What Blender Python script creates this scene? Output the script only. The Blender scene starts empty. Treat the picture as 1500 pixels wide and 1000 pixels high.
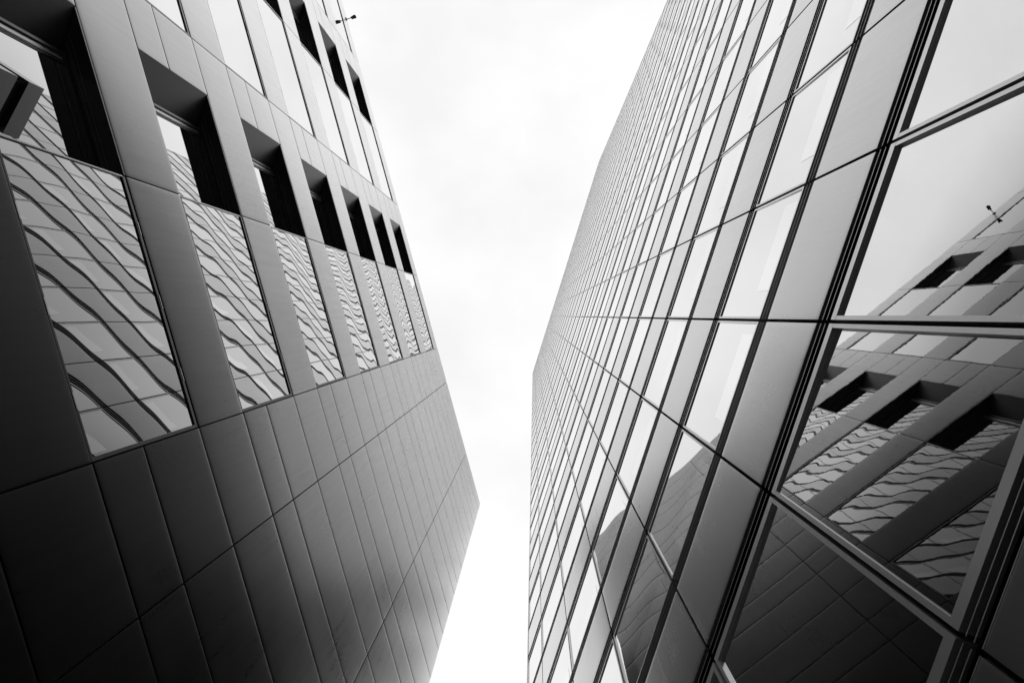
import bpy, math, random
import numpy as np
from mathutils import Matrix, Vector
random.seed(7)
rng = np.random.default_rng(7)
S = bpy.context.scene
COL = S.collection

# ---------------------------------------------------------------- camera
EYE = 1.6                     # lens height above the paving
FPX = 800.0                   # focal length in pixels of a 1500 px wide frame
VPX, VPY = 781.665, 462.386   # where straight up falls in the frame
a = Vector((VPX - 750, -(VPY - 500), -FPX)).normalized()
b = Vector((0, 0, -1))
RM = np.array(b.rotation_difference(a).to_matrix() @ Matrix.Diagonal((1, -1, -1)))   # world -> camera
cam_d = bpy.data.cameras.new('camera')
cam_d.sensor_width = 36.0
cam_d.lens = 36.0 * FPX / 1500.0
cam_d.clip_start = 0.05
cam_d.clip_end = 5000
cam = bpy.data.objects.new('camera', cam_d)
COL.objects.link(cam)
cam.matrix_world = Matrix.Translation((0, 0, EYE)) @ Matrix([list(r) for r in RM.T]).to_4x4()
S.camera = cam

# ---------------------------------------------------------------- sky and sun: a bright overcast, all in greys
SUN_EL, SUN_AZ = math.radians(42), math.radians(80)
W = bpy.data.worlds.new('World')
S.world = W
W.use_nodes = True
nt = W.node_tree
nt.nodes.clear()
def N(tree, kind, **kw):
    n = tree.nodes.new(kind)
    for k, v in kw.items():
        if k.startswith('_'):
            n.inputs[k[1:].replace('_', ' ')].default_value = v
        else:
            setattr(n, k, v)
    return n
def L(tree, o, i): tree.links.new(o, i)
sky = N(nt, 'ShaderNodeTexSky', sky_type='NISHITA', sun_disc=False, sun_elevation=SUN_EL, sun_rotation=SUN_AZ)
bw = N(nt, 'ShaderNodeRGBToBW')
L(nt, sky.outputs['Color'], bw.inputs[0])
bg1 = N(nt, 'ShaderNodeBackground', _Strength=0.05)
L(nt, bw.outputs[0], bg1.inputs['Color'])
tc = N(nt, 'ShaderNodeTexCoord')
sep = N(nt, 'ShaderNodeSeparateXYZ')
L(nt, tc.outputs['Generated'], sep.inputs[0])
# project the direction on a flat cloud deck so that the clouds shrink to the horizon
mz = N(nt, 'ShaderNodeMath', operation='MAXIMUM'); mz.inputs[1].default_value = 0.12
L(nt, sep.outputs['Z'], mz.inputs[0])
dv = N(nt, 'ShaderNodeVectorMath', operation='DIVIDE')
cmb = N(nt, 'ShaderNodeCombineXYZ')
for q in 'XYZ': L(nt, mz.outputs[0], cmb.inputs[q])
L(nt, tc.outputs['Generated'], dv.inputs[0]); L(nt, cmb.outputs[0], dv.inputs[1])
noi = N(nt, 'ShaderNodeTexNoise', _Scale=2.9, _Detail=7.0, _Roughness=0.52)
L(nt, dv.outputs[0], noi.inputs['Vector'])
ramp = N(nt, 'ShaderNodeMapRange', clamp=True)
ramp.inputs['From Min'].default_value = 0.36; ramp.inputs['From Max'].default_value = 0.60
ramp.inputs['To Min'].default_value = 0.885; ramp.inputs['To Max'].default_value = 0.99
L(nt, noi.outputs['Fac'], ramp.inputs['Value'])
grad = N(nt, 'ShaderNodeMapRange', clamp=True)      # an overcast is brightest overhead
grad.inputs['From Min'].default_value = 0.25; grad.inputs['From Max'].default_value = 0.95
grad.inputs['To Min'].default_value = 1.06; grad.inputs['To Max'].default_value = 0.985
L(nt, sep.outputs['Z'], grad.inputs['Value'])
mul = N(nt, 'ShaderNodeMath', operation='MULTIPLY')
L(nt, ramp.outputs[0], mul.inputs[0]); L(nt, grad.outputs[0], mul.inputs[1])
bg2 = N(nt, 'ShaderNodeBackground', _Strength=0.98)
L(nt, mul.outputs[0], bg2.inputs['Color'])
add = N(nt, 'ShaderNodeAddShader')
L(nt, bg1.outputs[0], add.inputs[0]); L(nt, bg2.outputs[0], add.inputs[1])
wo = N(nt, 'ShaderNodeOutputWorld')
L(nt, add.outputs[0], wo.inputs['Surface'])

sd = bpy.data.lights.new('sun', 'SUN')
sd.energy = 0.6; sd.angle = math.radians(25); sd.color = (1, 1, 1)
so = bpy.data.objects.new('sun', sd)
COL.objects.link(so)
sdir = Vector((math.cos(SUN_EL) * math.sin(SUN_AZ), math.cos(SUN_EL) * math.cos(SUN_AZ), math.sin(SUN_EL)))
so.rotation_euler = sdir.to_track_quat('Z', 'Y').to_euler()
so.location = sdir * 300

S.view_settings.view_transform = 'Standard'
S.view_settings.look = 'None'
S.view_settings.exposure = 0.0
S.view_settings.gamma = 1.0
S.render.engine = 'CYCLES'
S.cycles.max_bounces = 8
S.cycles.glossy_bounces = 6
S.cycles.diffuse_bounces = 3
S.cycles.caustics_reflective = False
S.cycles.sample_clamp_indirect = 4.0
S.cycles.use_denoising = True
S.cycles.denoiser = 'OPENIMAGEDENOISE'
S.cycles.denoising_input_passes = 'RGB_ALBEDO_NORMAL'
S.cycles.denoising_prefilter = 'ACCURATE'

# ---------------------------------------------------------------- materials (all neutral grey: a monochrome photograph)
def mat(name, base=0.05, rough=0.3, r0=0.1, power=2.0, r1=1.0, spec=1.0, var=0.0, vscale=1.0, rough_var=0.0, bump=0.0, bscale=40.0, streak=0.0, curve=None):
    """Diffuse body under a mirror layer whose strength climbs from r0 head-on to r1 at grazing (a Fresnel curve)."""
    m = bpy.data.materials.new(name)
    m.use_nodes = True
    t = m.node_tree
    t.nodes.clear()
    out = N(t, 'ShaderNodeOutputMaterial')
    lw = N(t, 'ShaderNodeLayerWeight', _Blend=0.5)
    pw = N(t, 'ShaderNodeMath', operation='POWER'); pw.inputs[1].default_value = power
    L(t, lw.outputs['Facing'], pw.inputs[0])
    mr = N(t, 'ShaderNodeMapRange', clamp=True)
    mr.inputs['To Min'].default_value = r0; mr.inputs['To Max'].default_value = r1
    L(t, pw.outputs[0], mr.inputs['Value'])
    if curve:          # measured-looking reflectance curve over the viewing angle
        cr = N(t, 'ShaderNodeValToRGB')
        el = cr.color_ramp.elements
        while len(el) < len(curve): el.new(0.5)
        for e, (p_, v_) in zip(el, curve):
            e.position = p_; e.color = (v_, v_, v_, 1)
        L(t, lw.outputs['Facing'], cr.inputs[0])
    d = N(t, 'ShaderNodeBsdfDiffuse', _Color=(base, base, base, 1))
    g = N(t, 'ShaderNodeBsdfAnisotropic' if False else 'ShaderNodeBsdfGlossy', _Color=(spec, spec, spec, 1), _Roughness=rough)
    mx = N(t, 'ShaderNodeMixShader')
    fac = cr.outputs['Color'] if curve else mr.outputs[0]
    if var or rough_var or streak:
        geo = N(t, 'ShaderNodeNewGeometry')
        n1 = N(t, 'ShaderNodeTexNoise', _Scale=vscale, _Detail=5.0, _Roughness=0.6)
        L(t, geo.outputs['Position'], n1.inputs['Vector'])
        src = n1.outputs['Fac']
        if streak:
            mp = N(t, 'ShaderNodeMapping'); mp.inputs['Scale'].default_value = (6, 6, 0.35)
            L(t, geo.outputs['Position'], mp.inputs['Vector'])
            n2 = N(t, 'ShaderNodeTexNoise', _Scale=1.6, _Detail=4.0)
            L(t, mp.outputs[0], n2.inputs['Vector'])
            av = N(t, 'ShaderNodeMix', data_type='FLOAT'); av.inputs[0].default_value = streak
            L(t, n1.outputs['Fac'], av.inputs[2]); L(t, n2.outputs['Fac'], av.inputs[3])
            src = av.outputs[0]
        if var:
            vr = N(t, 'ShaderNodeMapRange')
            vr.inputs['From Min'].default_value = 0.3; vr.inputs['From Max'].default_value = 0.7
            vr.inputs['To Min'].default_value = 1 - var; vr.inputs['To Max'].default_value = 1 + var * 0.3
            L(t, src, vr.inputs['Value'])
            ml = N(t, 'ShaderNodeMath', operation='MULTIPLY', use_clamp=True)
            L(t, fac, ml.inputs[0]); L(t, vr.outputs[0], ml.inputs[1])
            fac = ml.outputs[0]
        if rough_var:
            rr = N(t, 'ShaderNodeMapRange')
            rr.inputs['From Min'].default_value = 0.3; rr.inputs['From Max'].default_value = 0.7
            rr.inputs['To Min'].default_value = max(0, rough - rough_var); rr.inputs['To Max'].default_value = rough + rough_var
            L(t, src, rr.inputs['Value']); L(t, rr.outputs[0], g.inputs['Roughness'])
    if bump:
        geo2 = N(t, 'ShaderNodeNewGeometry')
        n3 = N(t, 'ShaderNodeTexNoise', _Scale=bscale, _Detail=3.0)
        L(t, geo2.outputs['Position'], n3.inputs['Vector'])
        bp = N(t, 'ShaderNodeBump', _Strength=1.0, _Distance=bump)
        L(t, n3.outputs['Fac'], bp.inputs['Height'])
        L(t, bp.outputs[0], g.inputs['Normal']); L(t, bp.outputs[0], d.inputs['Normal'])
    L(t, fac, mx.inputs[0]); L(t, d.outputs[0], mx.inputs[1]); L(t, g.outputs[0], mx.inputs[2])
    L(t, mx.outputs[0], out.inputs['Surface'])
    return m
M_GLASS_R = mat('reflective_glass', base=0.006, rough=0.0, bump=0.00006, bscale=8.0, curve=[(0, .06), (.3, .14), (.4, .29), (.455, .53), (.5, .66), (.64, .78), (.8, .90), (1, 1)])
M_GLASS_L = mat('clear_window_glass', base=0.008, rough=0.0, curve=[(0, .12), (.33, .30), (.44, .50), (.50, .70), (.6, .80), (.7, .86), (1, 1)])
M_SPAN = mat('matt_metal_spandrel', base=0.13, rough=0.25, curve=[(0, .04), (.35, .10), (.45, .27), (.5, .36), (.6, .52), (.7, .64), (.83, .79), (1, .95)], var=0.10, vscale=0.9, streak=0.4, rough_var=0.05)
M_CLAD = mat('dark_anodised_cladding', base=0.009, rough=0.30, curve=[(0, .012), (.2, .02), (.3, .042), (.4, .08), (.45, .13), (.5, .26), (.55, .47), (.62, .58), (.7, .82), (.76, .92), (1, .96)], var=0.14, vscale=0.7, streak=0.45, rough_var=0.05, bump=0.0, bscale=1.3)
M_REFL_STRIP = mat('pane_reflection_strip', base=0.85, rough=0.02, curve=[(0, .15), (.3, .32), (.42, .48), (.5, .69), (.64, .83), (.75, .87), (.85, .92), (1, 1)])  # paler than the panes: an inner-glazing reflection put into the colour
M_FRAME = mat('brushed_metal_frame', base=0.42, rough=0.28, r0=0.26, power=1.5, r1=0.85)
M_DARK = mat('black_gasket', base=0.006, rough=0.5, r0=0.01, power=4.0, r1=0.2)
M_SOFFIT = mat('black_metal_soffit', base=0.035, rough=0.3, r0=0.03, power=2.2, r1=0.7)
M_JAMB = mat('satin_metal_jamb', base=0.10, rough=0.4, r0=0.10, power=2.0, r1=0.8)
M_PAVE = mat('plaza_paving', base=0.20, rough=0.6, r0=0.02, power=4.0, r1=0.3, var=0.3, vscale=1.5)
M_ROOF = mat('roof_membrane', base=0.12, rough=0.8, r0=0.01, power=4.0, r1=0.1, var=0.2, vscale=0.5)
M_CAM = mat('grey_painted_metal', base=0.06, rough=0.4, r0=0.05, power=3.0, r1=0.5)
M_BOX = mat('dark_stone_facade', base=0.03, rough=0.2, r0=0.06, power=2.5, r1=0.9)

# ---------------------------------------------------------------- mesh helpers
class MB:
    def __init__(s): s.v = []; s.f = []; s.sm = []; s.n = 0
    def quad(s, p, smooth=False):
        i = s.n; s.v += [tuple(q) for q in p]; s.n += len(p)
        s.f.append(tuple(range(i, i + len(p)))); s.sm.append(smooth)
    def hexa(s, c):
        """c: 8 corners, bottom ring 0-3 then top ring 4-7"""
        i = s.n; s.v += [tuple(q) for q in c]; s.n += 8
        for f in ((3, 2, 1, 0), (4, 5, 6, 7), (0, 1, 5, 4), (1, 2, 6, 5), (2, 3, 7, 6), (3, 0, 4, 7)):
            s.f.append(tuple(i + k for k in f)); s.sm.append(False)
    def grid(s, P, smooth=True):
        r, c = P.shape[:2]; i = s.n
        s.v += [tuple(q) for q in P.reshape(-1, 3)]; s.n += r * c
        for y in range(r - 1):
            for x in range(c - 1):
                k = i + y * c + x
                s.f.append((k, k + 1, k + c + 1, k + c)); s.sm.append(smooth)
    def build(s, name, m, parent=None, **props):
        me = bpy.data.meshes.new(name)
        me.from_pydata(s.v, [], s.f)
        me.polygons.foreach_set('use_smooth', s.sm)
        me.materials.append(m)
        me.update()
        return link(name, me, parent, **props)
def link(name, me, parent=None, **props):
    o = bpy.data.objects.new(name, me)
    COL.objects.link(o)
    if parent: o.parent = parent
    for k, v in props.items(): o[k] = v
    return o
def empty(name, **props):
    o = bpy.data.objects.new(name, None)
    COL.objects.link(o)
    o.empty_display_size = 0.5
    for k, v in props.items(): o[k] = v
    return o
class Facade:
    """plan frame of a wall: t runs along it, d goes INTO the building, z up (measured from the lens)"""
    def __init__(s, n, D):
        s.n = np.array([n[0], n[1], 0.]); s.D = D
    def P(s, t, d, z):
        t, d, z = np.broadcast_arrays(np.asarray(t, float), np.asarray(d, float), np.asarray(z, float))
        return s.n * (s.D + d)[..., None] + s.tv * t[..., None] + np.array([0, 0, 1.]) * (z + EYE)[..., None]
    def box(s, m, t0, t1, d0, d1, z0, z1):
        c = [s.P(*q) for q in ((t0, d0, z0), (t1, d0, z0), (t1, d1, z0), (t0, d1, z0), (t0, d0, z1), (t1, d0, z1), (t1, d1, z1), (t0, d1, z1))]
        m.hexa(c)
    def pane(s, m, t0, t1, d, z0, z1, nt_, nz, fn):
        tt, zz = np.meshgrid(np.linspace(t0, t1, nt_), np.linspace(z0, z1, nz))
        m.grid(s.P(tt, d + fn((tt - t0) / (t1 - t0), (zz - z0) / (z1 - z0), t1 - t0, z1 - z0), zz))
    def tray(s, m, t0, t1, z0, z1, amp=.5, back=0.05):
        """a folded metal tray: face slightly dished, edges rolled back"""
        s.box(m, t0 + .001, t1 - .001, 0.0085, back, z0 + .001, z1 - .001)
        def ax(w):
            e = [q for q in (0, .012, .03, .06, .11) if q < w / 2.2]
            mid = list(np.linspace(e[-1], w - e[-1], 6)[1:-1])
            return np.array(e + mid + [w - q for q in reversed(e)])
        a, b = ax(t1 - t0), ax(z1 - z0)
        A, B = np.meshgrid(a, b)
        def roll(x, w):
            q = np.minimum(x, w - x)
            return 0.0017 * np.clip(1 - q / .11, 0, 1) ** 2.2 + .0008 * np.clip(1 - q / .014, 0, 1)
        k = rng.uniform(-1, 1, 6)
        U, V = A / (t1 - t0), B / (z1 - z0)
        D = roll(A, t1 - t0) + roll(B, z1 - z0)
        D = D + amp * (.0016 * (k[0] - .3) * np.sin(np.pi * U) * np.sin(np.pi * V) + .0016 * k[1] * (V - .5) + .0010 * k[2] * (U - .5)
                       + .0007 * k[3] * np.sin(2 * np.pi * (V + k[4])) + .0006 * k[5] * np.sin(2 * np.pi * U))
        m.grid(s.P(t0 + A, np.clip(D + .0008, 0.0001, .008), z0 + B))
def project(p):
    q = RM @ (np.asarray(p) - np.array([0, 0, EYE]))
    if q[2] > -0.2: return None
    return 750 + FPX * q[0] / -q[2], 500 - FPX * q[1] / -q[2]
def clip_area(poly):
    """area of the part of a picture polygon inside the frame"""
    for ax, lim, sg in ((0, 0, 1), (0, 1500, -1), (1, 0, 1), (1, 1000, -1)):
        out = []
        for i in range(len(poly)):
            A, B = poly[i - 1], poly[i]
            ia, ib = sg * (A[ax] - lim) >= 0, sg * (B[ax] - lim) >= 0
            if ia != ib:
                k = (lim - A[ax]) / (B[ax] - A[ax])
                out.append((A[0] + k * (B[0] - A[0]), A[1] + k * (B[1] - A[1])))
            if ib: out.append(B)
        poly = out
        if not poly: return 0.0
    return abs(sum(poly[i - 1][0] * poly[i][1] - poly[i][0] * poly[i - 1][1] for i in range(len(poly)))) / 2
def seen(fa, t0, t1, z0, z1):
    pts = [project(fa.P(t, 0, z)) for t, z in ((t0, z0), (t1, z0), (t1, z1), (t0, z1))]
    return 0.0 if any(p is None for p in pts) else clip_area(pts)

# ================================================================= RIGHT: tall glass tower
TH = 0.302
FR = Facade((math.cos(TH), math.sin(TH)), 3.444)
FR.tv = np.array([-math.sin(TH), math.cos(TH), 0.])
WR, T0R, HF, ZB = 2.225, -3.221, 4.0, 7.06
ROOF_R = 117.3
def unproject(x, y, z):
    c = np.array([(x - 750) / FPX, -(y - 500) / FPX, -1.0])
    w = RM.T @ c
    return w / w[2] * z
c2 = unproject(779.3, 545, ROOF_R); c1 = unproject(880, 240, ROOF_R)
TC2 = float(c2 @ FR.tv); TC1 = float(c1 @ FR.tv)
tower = empty('glass_tower', label='tall tower of glass bands and pale metal spandrels, rising on the right side', category='office tower')

G = 0.024            # half the joint between two modules
SPAN_H, LOUV = 1.48, 0.30
FACE_H, FACE_T = 0.092, 0.052
REC = 0.11
cols = []
i0 = math.ceil((TC1 - T0R) / WR)
edges = [TC1] + [T0R + i * WR for i in range(i0, 60) if TC1 + 0.3 < T0R + i * WR < TC2 - 0.3] + [TC2]
cols = list(zip(edges[:-1], edges[1:]))
floors = []
z = ZB - 2 * HF
while z + SPAN_H < ROOF_R:
    floors.append(z); z += HF
PH = rng.uniform(-1, 1, (len(floors) + 1, len(cols), 6))
CI = next(i for i, c in enumerate(cols) if abs(c[0] - (T0R + WR)) < .01)
YAW = {(1, CI): -0.017}      # this pane sits slightly askew in its frame
def bulge(k, fi=0, ci=0):
    a0, a1, a2, a3, a4, a5 = k
    dome = .0036 if fi in (2, 3) else (-.0014 if (fi, ci) in YAW else .0010)
    yaw = YAW.get((fi, ci), 0)
    def fn(u, v, w, h):
        return (yaw * (u - .5) * w - dome * (1 + .4 * a0) * (np.sin(np.pi * u) * np.sin(np.pi * v))
                + 0.0006 * a1 * np.sin(2 * np.pi * (u + a3)) + 0.0006 * a2 * np.sin(2 * np.pi * (v * 1.3 + a4)) + 0.0010 * a5 * (u - .5))
    return fn
def sp_top(fi): return 3.58 if fi == 0 + 1 else floors[fi] + SPAN_H
def sill(fi): return 3.79 if fi == 1 else floors[fi] + SPAN_H + LOUV
cells = []
for fi, zb in enumerate(floors):
    for ci, (t0, t1) in enumerate(cols):
        z0, z1 = sill(fi), min(zb + HF - LOUV, ROOF_R)
        cells.append([fi, ci, t0, t1, zb, z0, z1, seen(FR, t0, t1, z0, z1), seen(FR, t0, t1, zb, sp_top(fi))])
wrank = {(c[0], c[1]) for c in sorted(cells, key=lambda c: -c[7])[:100] if c[7] > 0}
srank = {(c[0], c[1]) for c in sorted(cells, key=lambda c: -c[8])[:100] if c[8] > 0}
rest_w, rest_f, rest_s = MB(), MB(), MB()
for fi, ci, t0, t1, zb, z0, z1, aw, asp in cells:
    single = (fi, ci) in wrank
    fh, ft, rec = (0.092, 0.052, 0.045) if fi == 1 else (0.035, 0.036, 0.022)
    if z1 - z0 > 0.4:
        n = 14 if aw > 4000 else (9 if aw > 300 else 5)
        mw = MB() if single else rest_w
        ta, tb = t0 + G, t1 - G
        FR.pane(mw, ta + ft - .004, tb - ft + .004, rec, z0 + fh - .004, z1 - fh + .004, n, n, bulge(PH[fi, ci], fi, ci))
        mf = MB() if single else rest_f
        FR.box(mf, ta, tb, 0, .16, z1 - fh, z1)
        FR.box(mf, ta, tb, 0, .16, z0, z0 + fh)
        FR.box(mf, ta, ta + ft, 0.0015, .16, z0 + fh, z1 - fh)
        FR.box(mf, tb - ft, tb, 0.0015, .16, z0 + fh, z1 - fh)
        if single:
            o = mw.build('window', M_GLASS_R, tower)
            mf.build('window_frame', M_FRAME, o)
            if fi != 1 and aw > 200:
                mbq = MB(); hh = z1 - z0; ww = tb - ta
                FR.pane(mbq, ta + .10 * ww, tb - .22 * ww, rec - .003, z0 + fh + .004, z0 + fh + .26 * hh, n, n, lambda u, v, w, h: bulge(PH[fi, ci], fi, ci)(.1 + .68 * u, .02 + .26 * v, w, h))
                mbq.build('reflection_strip', M_REFL_STRIP, o)  # thin strip added in front of the pane, imitating the inner glazing's reflection
    ms = MB() if (fi, ci) in srank else rest_s
    if asp > 150:
        FR.tray(ms, t0 + G, t1 - G, zb, min(sp_top(fi), ROOF_R), .6, .06)
    else:
        FR.box(ms, t0 + G, t1 - G, 0.0, 0.06, zb, min(sp_top(fi), ROOF_R))
    if ms is not rest_s:
        ms.build('spandrel_panel', M_SPAN, tower)
rest_w.build('window', M_GLASS_R, tower, kind='stuff')
rest_f.build('window_frame', M_FRAME, tower, kind='stuff')
rest_s.build('spandrel_panel', M_SPAN, tower, kind='stuff')
for fi, zb in enumerate(floors):      # ventilation slots above and below every row of glass
    for lo, hi_, nb in ((sp_top(fi), sill(fi), 3), (zb + HF - LOUV, zb + HF, 2)):
        if hi_ > ROOF_R: continue
        m = MB()
        for t0, t1 in cols:
            for k in range(nb):
                zz = lo + (hi_ - lo) * (k + (0.16 if nb == 3 else 1.0)) / (nb + (0 if nb == 3 else 1))
                FR.box(m, t0 + G, t1 - G, 0.004, 0.010, zz - .0032, zz + .0032)
        m.build('vent_blades', M_FRAME, tower)
core = MB()
FR.box(core, TC1 + .02, TC2 - .02, 0.165, 26, -EYE + .0, ROOF_R - .25)
core.build('wall', M_DARK, tower)
rf = MB()
FR.box(rf, TC1, TC2, 0.0, 26.1, ROOF_R - .24, ROOF_R + .15)
rf.build('parapet', M_SPAN, tower)
for tt in (TC1, TC2):
    m = MB()
    s_ = -1 if tt == TC1 else 1
    FR.box(m, tt + (0 if s_ > 0 else -.10), tt + (.10 if s_ > 0 else 0), -0.01, .3, -EYE, ROOF_R - .26)
    m.build('corner_trim', M_FRAME, tower)
for tt, side in ((TC1 - .12, -1), (TC2 + .12, 1)):   # end walls: floor bands of glass and metal
    m1, m2 = MB(), MB()
    for zb in floors:
        FR.box(m1, min(tt, tt - side * .13), max(tt, tt - side * .13), .34, 26, zb, zb + SPAN_H)
        FR.box(m2, min(tt - side * .05, tt - side * .13), max(tt - side * .05, tt - side * .13), .34, 26, zb + SPAN_H + .02, min(zb + HF - .02, ROOF_R - .3))
    m1.build('end_spandrel', M_SPAN, tower); m2.build('end_glazing', M_GLASS_R, tower)

# ================================================================= LEFT: lower block in dark metal cladding
TL = 0.263
SL = 1.03                     # distance scale of this block about the lens
FL = Facade((-math.cos(TL), math.sin(TL)), 5.395 * SL)
FL.tv = np.array([math.sin(TL), math.cos(TL), 0.])
HL, ZH, WH, ROOF_L = 3.3 * SL, 8.117 * SL, 2.027 * SL, 28.907 * SL
LN = [q * SL for q in (-15.121, -11.403, -7.46, -3.64, .311, 2.212, 6.162, 9.031)]
MOD = 3.84 * SL
L_3, L_2, L_1, L0, L1, L2, L3, LC = LN
block = empty('clad_office_block', label='dark metal clad office block with deep set windows, rising on the left side', category='office block')
GL = 0.012
DJ = 0.38 * SL                 # depth of the set back windows
SPL = 0.62 * SL                # splay of their far jamb
def jline(hi, lo): return hi - 0.677 * (hi - lo)
# bays from the corner upward in the picture: (t_high, t_low, kind)
bays = [(LC, L3, 'solid'), (L3, L2, 'solid'), (L2, L1, 'solid'), (L1, L0, 'flush')]
cur = [L0, L_1, L_2, L_3]
while cur[-1] > -48: cur.append(cur[-1] - MOD)
for k in range(len(cur) - 1):
    bays.append((cur[k], cur[k + 1], 'recess' if k % 2 == 0 else 'flush'))
T_END = cur[-1]
nfl = range(-2, 7)
heads = [ZH + k * HL for k in nfl]
# one horizontal band of cladding between two heights, split at the bay lines
bands = []            # (z0, z1)
for k in nfl:
    sill = ZH + k * HL - WH
    prev = ZH + (k - 1) * HL if k > -2 else -EYE
    bands.append((prev, sill))
bands.append((heads[-1], ROOF_L))
MIDF = 0.41
wall = MB()
def clad(t0, t1, z0, z1):
    if z1 <= z0 + .02: return
    FL.tray(wall, t0 + GL, t1 - GL, z0 + GL, z1 - GL)
for z0, z1 in bands:
    for hi, lo, kind in bays:
        clad(lo, hi, z0, z1)
for k in nfl:
    z1 = ZH + k * HL; z0 = z1 - WH; zm = z0 + MIDF * WH
    for hi, lo, kind in bays:
        if kind == 'solid':
            clad(lo, hi, z0, zm); clad(lo, hi, zm, z1)
        elif kind == 'recess':
            J = jline(hi, lo)
            clad(lo, J, z0, zm); clad(lo, J, zm, z1)
wall.build('cladding', M_CLAD, block)
core = MB()
for hi, lo, kind in bays:
    if kind == 'solid': FL.box(core, lo, hi, 0.055, 1.2, -EYE, ROOF_L - .05)
for z0, z1 in bands:
    FL.box(core, T_END, L1, 0.055, 1.2, z0 + .02, z1 - .02)
for hi, lo, kind in bays:
    if kind == 'recess':
        for k in nfl:
            z1 = ZH + k * HL
            FL.box(core, lo, jline(hi, lo) - SPL - .0, 0.0555, 1.2, z1 - WH, z1)
FL.box(core, T_END + .01, LC - .01, 1.2, 22, -EYE, ROOF_L - .06)
core.build('wall', M_DARK, block)
rf = MB()
FL.box(rf, T_END, LC, 0.06, 22.1, ROOF_L - .04, ROOF_L - .004)
rf.build('roof', M_ROOF, block)
endm = MB()
for z0, z1 in zip([-EYE] + heads, heads + [ROOF_L]):
    for d0 in np.arange(0.08, 21.5, 3.6):
        FL.box(endm, LC - .04, LC, d0, d0 + 3.58, z0 + GL, z1 - GL)
endm.build('end_cladding', M_CLAD, block)

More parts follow.
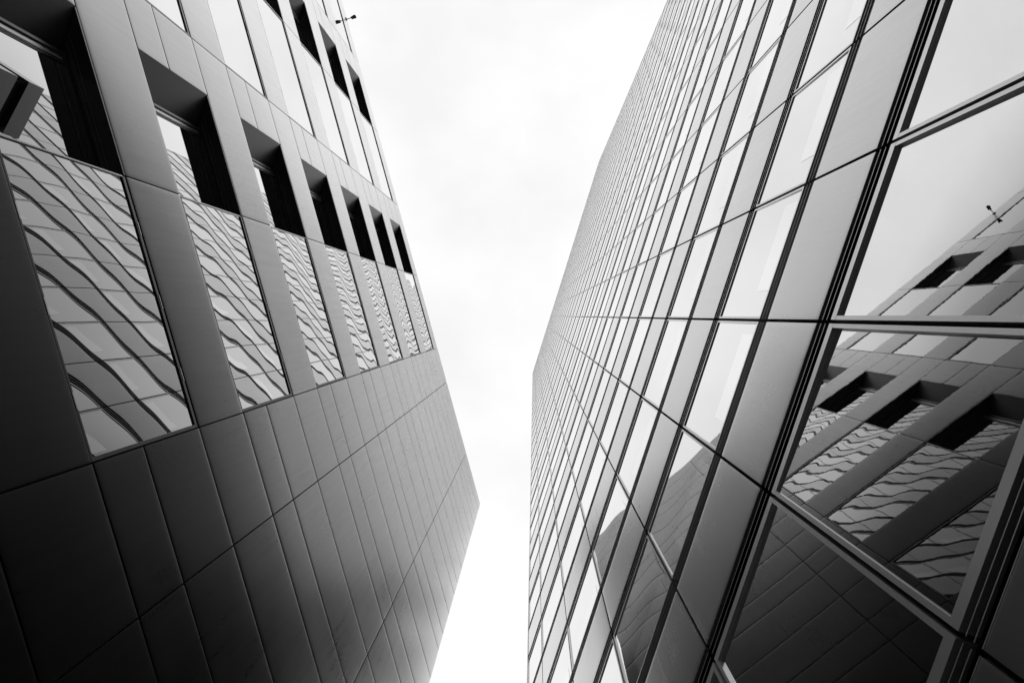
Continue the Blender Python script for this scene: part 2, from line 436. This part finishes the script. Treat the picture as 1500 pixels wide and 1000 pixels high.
def waves(a, k, deep=False):
    near = k <= 2
    lam, amp, amp2 = (2.1, .0012, .00009) if near else (1.22, .00050, .00006)
    if deep: amp, amp2 = amp * .22, 0
    def fn(u, v, w, h):
        zz = v * h
        return (amp * np.sin(2 * np.pi * (zz / lam + (.22 if near else .05) + .04 * a[0]) + .35 * np.sin(2 * np.pi * (u * .6 + a[1])))
                + amp2 * np.sin(2 * np.pi * (zz / .55 + a[2]) + 1.2 * u + a[4])
                + .0006 * a[3] * np.sin(np.pi * u) * np.sin(np.pi * v))
    return fn
for bi, (hi, lo, kind) in enumerate(bays):
    if kind == 'solid': continue
    for k in nfl:
        z1 = ZH + k * HL; z0 = z1 - WH
        av = rng.uniform(-1, 1, 5)
        area = seen(FL, lo, hi, z0, z1)
        if kind == 'flush':
            m = MB(); f = MB()
            fr = .05
            e0, e1 = lo + GL, hi - GL
            FL.pane(m, e0 + .012, e1 - fr, 0.035, z0 + .03, z1 - fr - .01, 12, 40, waves(av, k))
            o = m.build('window', M_GLASS_L, block)
            FL.box(f, e0, e1, 0.012, .12, z1 - fr - .012, z1 - .012)        # head
            FL.box(f, e0, e1, 0.012, .12, z0 + .008, z0 + .034)             # sill
            FL.box(f, e1 - fr, e1 - .0, 0.0135, .12, z0 + .034, z1 - fr - .012)
            f.build('window_frame', M_SOFFIT, o)
            q0 = MB(); FL.box(q0, e0 - .006, e0 + .014, 0.010, .12, z0 + .034, z1 - fr - .012); q0.build('edge_trim', M_FRAME, o)
            q = MB()     # hinge plates along the head and the sill
            for u in (.18, .47, .76):
                tt = e0 + u * (e1 - e0)
                FL.box(q, tt, tt + .22, 0.004, .02, z1 - .035, z1 - .020)
                FL.box(q, tt + .1, tt + .32, 0.006, .02, z0 + .012, z0 + .026)
            q.build('hinge_plates', M_FRAME, o)
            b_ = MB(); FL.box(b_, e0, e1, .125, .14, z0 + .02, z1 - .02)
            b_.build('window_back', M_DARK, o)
        else:
            J = jline(hi, lo); JB = J - SPL * 0 + SPL      # back corner of the splayed jamb
            m = MB(); f = MB()
            FL.pane(m, JB + .20, hi - .06, DJ, z0 + .02, z1 - .10, 12, 40, waves(av * (1, 1, 1, .2, 1), k, True))
            o = m.build('window', M_GLASS_L, block)
            FL.box(f, JB + .01, hi - .02, DJ - .05, DJ + .1, z1 - .10, z1 - .035)
            FL.box(f, JB + .01, hi - .02, DJ - .02, DJ + .1, z0 - .005, z0 + .022)
            FL.box(f, JB + .010, JB + .060, DJ - .05, DJ + .1, z0 + .022, z1 - .10)
            FL.box(f, JB + .145, JB + .165, DJ - .03, DJ + .1, z0 + .022, z1 - .10)
            FL.box(f, JB + .180, JB + .203, DJ - .01, DJ + .1, z0 + .022, z1 - .10)
            tr = MB()
            FL.box(tr, JB + .062, JB + .143, DJ - .02, DJ + .1, z0 + .022, z1 - .10)
            FL.box(tr, JB + .167, JB + .178, DJ - .02, DJ + .1, z0 + .022, z1 - .10)
            tr.build('jamb_trim', M_FRAME, o)
            f.build('window_frame', M_SOFFIT, o)
            # lining: soffit, splayed jamb, far return, sill
            sf = MB()
            c = [FL.P(*p) for p in ((J + .01, .004, z1 - .03), (hi - .01, .004, z1 - .03), (hi - .01, DJ + .12, z1 - .03), (JB + .01, DJ + .12, z1 - .03),
                                    (J + .01, .004, z1 - .002), (hi - .01, .004, z1 - .002), (hi - .01, DJ + .12, z1 - .002), (JB + .01, DJ + .12, z1 - .002))]
            sf.hexa(c)
            rb = MB()
            for dd, wd in ((.20, .008), (.265, .012), (.30, .006), (.335, .010)):     # pale seams of the soffit boards
                FL.box(rb, J + .05 + SPL * dd / DJ, hi - .012, dd * SL, dd * SL + wd, z1 - .040, z1 - .0305)
            rb.build('soffit_ribs', M_JAMB, block)
            sf.build('soffit', M_SOFFIT, block)
            jb = MB()
            c = [FL.P(*p) for p in ((J, .002, z0 + .002), (JB, DJ + .12, z0 + .002), (JB - .3, DJ + .13, z0 + .002), (J - .05, .055, z0 + .002),
                                    (J, .002, z1 - .032), (JB, DJ + .12, z1 - .032), (JB - .3, DJ + .13, z1 - .032), (J - .05, .055, z1 - .032))]
            jb.hexa(c)
            jb.build('jamb', M_JAMB, block)
            st = MB()
            FL.box(st, hi - .0105, hi + .012, .06, DJ + .14, z0 + .002, z1 - .034)
            FL.box(st, J + .1, hi - .012, .01, DJ - .02, z0 - .008, z0 + .0)
            st.build('sill', M_SOFFIT, block)
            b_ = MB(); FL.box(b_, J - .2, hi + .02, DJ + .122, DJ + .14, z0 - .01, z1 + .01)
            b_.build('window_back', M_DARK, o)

# ================================================================= camera on the roof edge of the left block
pc = unproject(506, 33, ROOF_L)
tcm = float(pc @ FL.tv)
scam = empty('security_camera', label='small black security camera on a short arm over the roof edge', category='camera')
def cyl(m, p0, p1, r0, r1, n=12):
    p0, p1 = np.array(p0, float), np.array(p1, float)
    ax = (p1 - p0) / np.linalg.norm(p1 - p0)
    u = np.cross(ax, [0, 0, 1.]) if abs(ax[2]) < .9 else np.cross(ax, [1., 0, 0]); u /= np.linalg.norm(u); v = np.cross(ax, u)
    A = [2 * math.pi * k / n for k in range(n)]
    i = m.n
    for p, r in ((p0, r0), (p1, r1)):
        m.v += [tuple(p + r * (math.cos(x) * u + math.sin(x) * v)) for x in A]
    m.n += 2 * n
    for k in range(n):
        m.f.append((i + k, i + (k + 1) % n, i + n + (k + 1) % n, i + n + k)); m.sm.append(True)
    m.f.append(tuple(i + k for k in reversed(range(n)))); m.sm.append(False)
    m.f.append(tuple(i + n + k for k in range(n))); m.sm.append(False)
zc = ROOF_L - .22
m = MB(); FL.box(m, tcm - .05, tcm + .05, -.04, .0, zc - .10, zc + .05); m.build('wall_bracket', M_CAM, scam)
m = MB(); cyl(m, FL.P(tcm, -.04, zc), FL.P(tcm - .02, -.28, zc + .03), .022, .02); m.build('arm', M_FRAME, scam)
m = MB()
FL.box(m, tcm - .10, tcm + .04, -.54, -.27, zc + .07, zc + .088)       # rain hood
cyl(m, FL.P(tcm - .02, -.26, zc + .02), FL.P(tcm - .05, -.47, zc - .02), .044, .050, 16)
cyl(m, FL.P(tcm - .05, -.47, zc - .02), FL.P(tcm - .06, -.52, zc - .03), .04, .03, 16)
m.build('housing', M_CAM, scam)

# ================================================================= block beyond the frame, seen only mirrored in the first deep window

nb_D = 5.395 * SL + DJ
def mirrored(x, y, zt):
    """where the view through a picture point, bounced off the deep windows, reaches height zt"""
    d = unproject(x, y, 1.0); nn = FL.n
    p = d * (nb_D / (d @ nn)); e = d - 2 * (d @ nn) * nn
    return p + e * (zt - p[2]) / e[2]
ZT = 27.0
A_, B_ = mirrored(66, 131, ZT), mirrored(26, 204, ZT)
ax = (B_ - A_); ax[2] = 0; wl = np.linalg.norm(ax); ax /= wl
nx = np.array([ax[1], -ax[0], 0.])
if nx @ A_ > 0: nx = -nx          # towards the alley
nbk = empty('stone_annex', label='dark stone annex with a recessed band, mirrored in the topmost left deep window', category='annex')
def nbox(m, a0, a1, d0, d1, z0, z1):
    m.hexa([A_ * [1, 1, 0] + ax * q[0] - nx * q[1] + np.array([0, 0, q[2] + EYE]) for q in ((a0, d0, z0), (a1, d0, z0), (a1, d1, z0), (a0, d1, z0), (a0, d0, z1), (a1, d0, z1), (a1, d1, z1), (a0, d1, z1))])
m = MB(); nbox(m, 0.25, wl - .25, .3, 6, -EYE, ZT - .1); m.build('wall', M_DARK, nbk)
m = MB()
for z0, z1 in ((ZT - .85, ZT), (ZT - 4.0, ZT - 1.45), (ZT - 8, ZT - 4.1), (ZT - 15, ZT - 8.1), (-EYE, ZT - 15.1)):
    nbox(m, 0, wl, 0, 6.2, z0, z1)
m.build('cladding', M_BOX, nbk)
print('ANNEX', A_, B_, project(A_ + [0, 0, EYE]), project(B_ + [0, 0, EYE]))
# ================================================================= ground
m = MB()
nq = 40
m.quad([(-1500, -1500, 0), (1500, -1500, 0), (1500, 1500, 0), (-1500, 1500, 0)])
m.build('plaza_paving', M_PAVE, None, kind='structure')
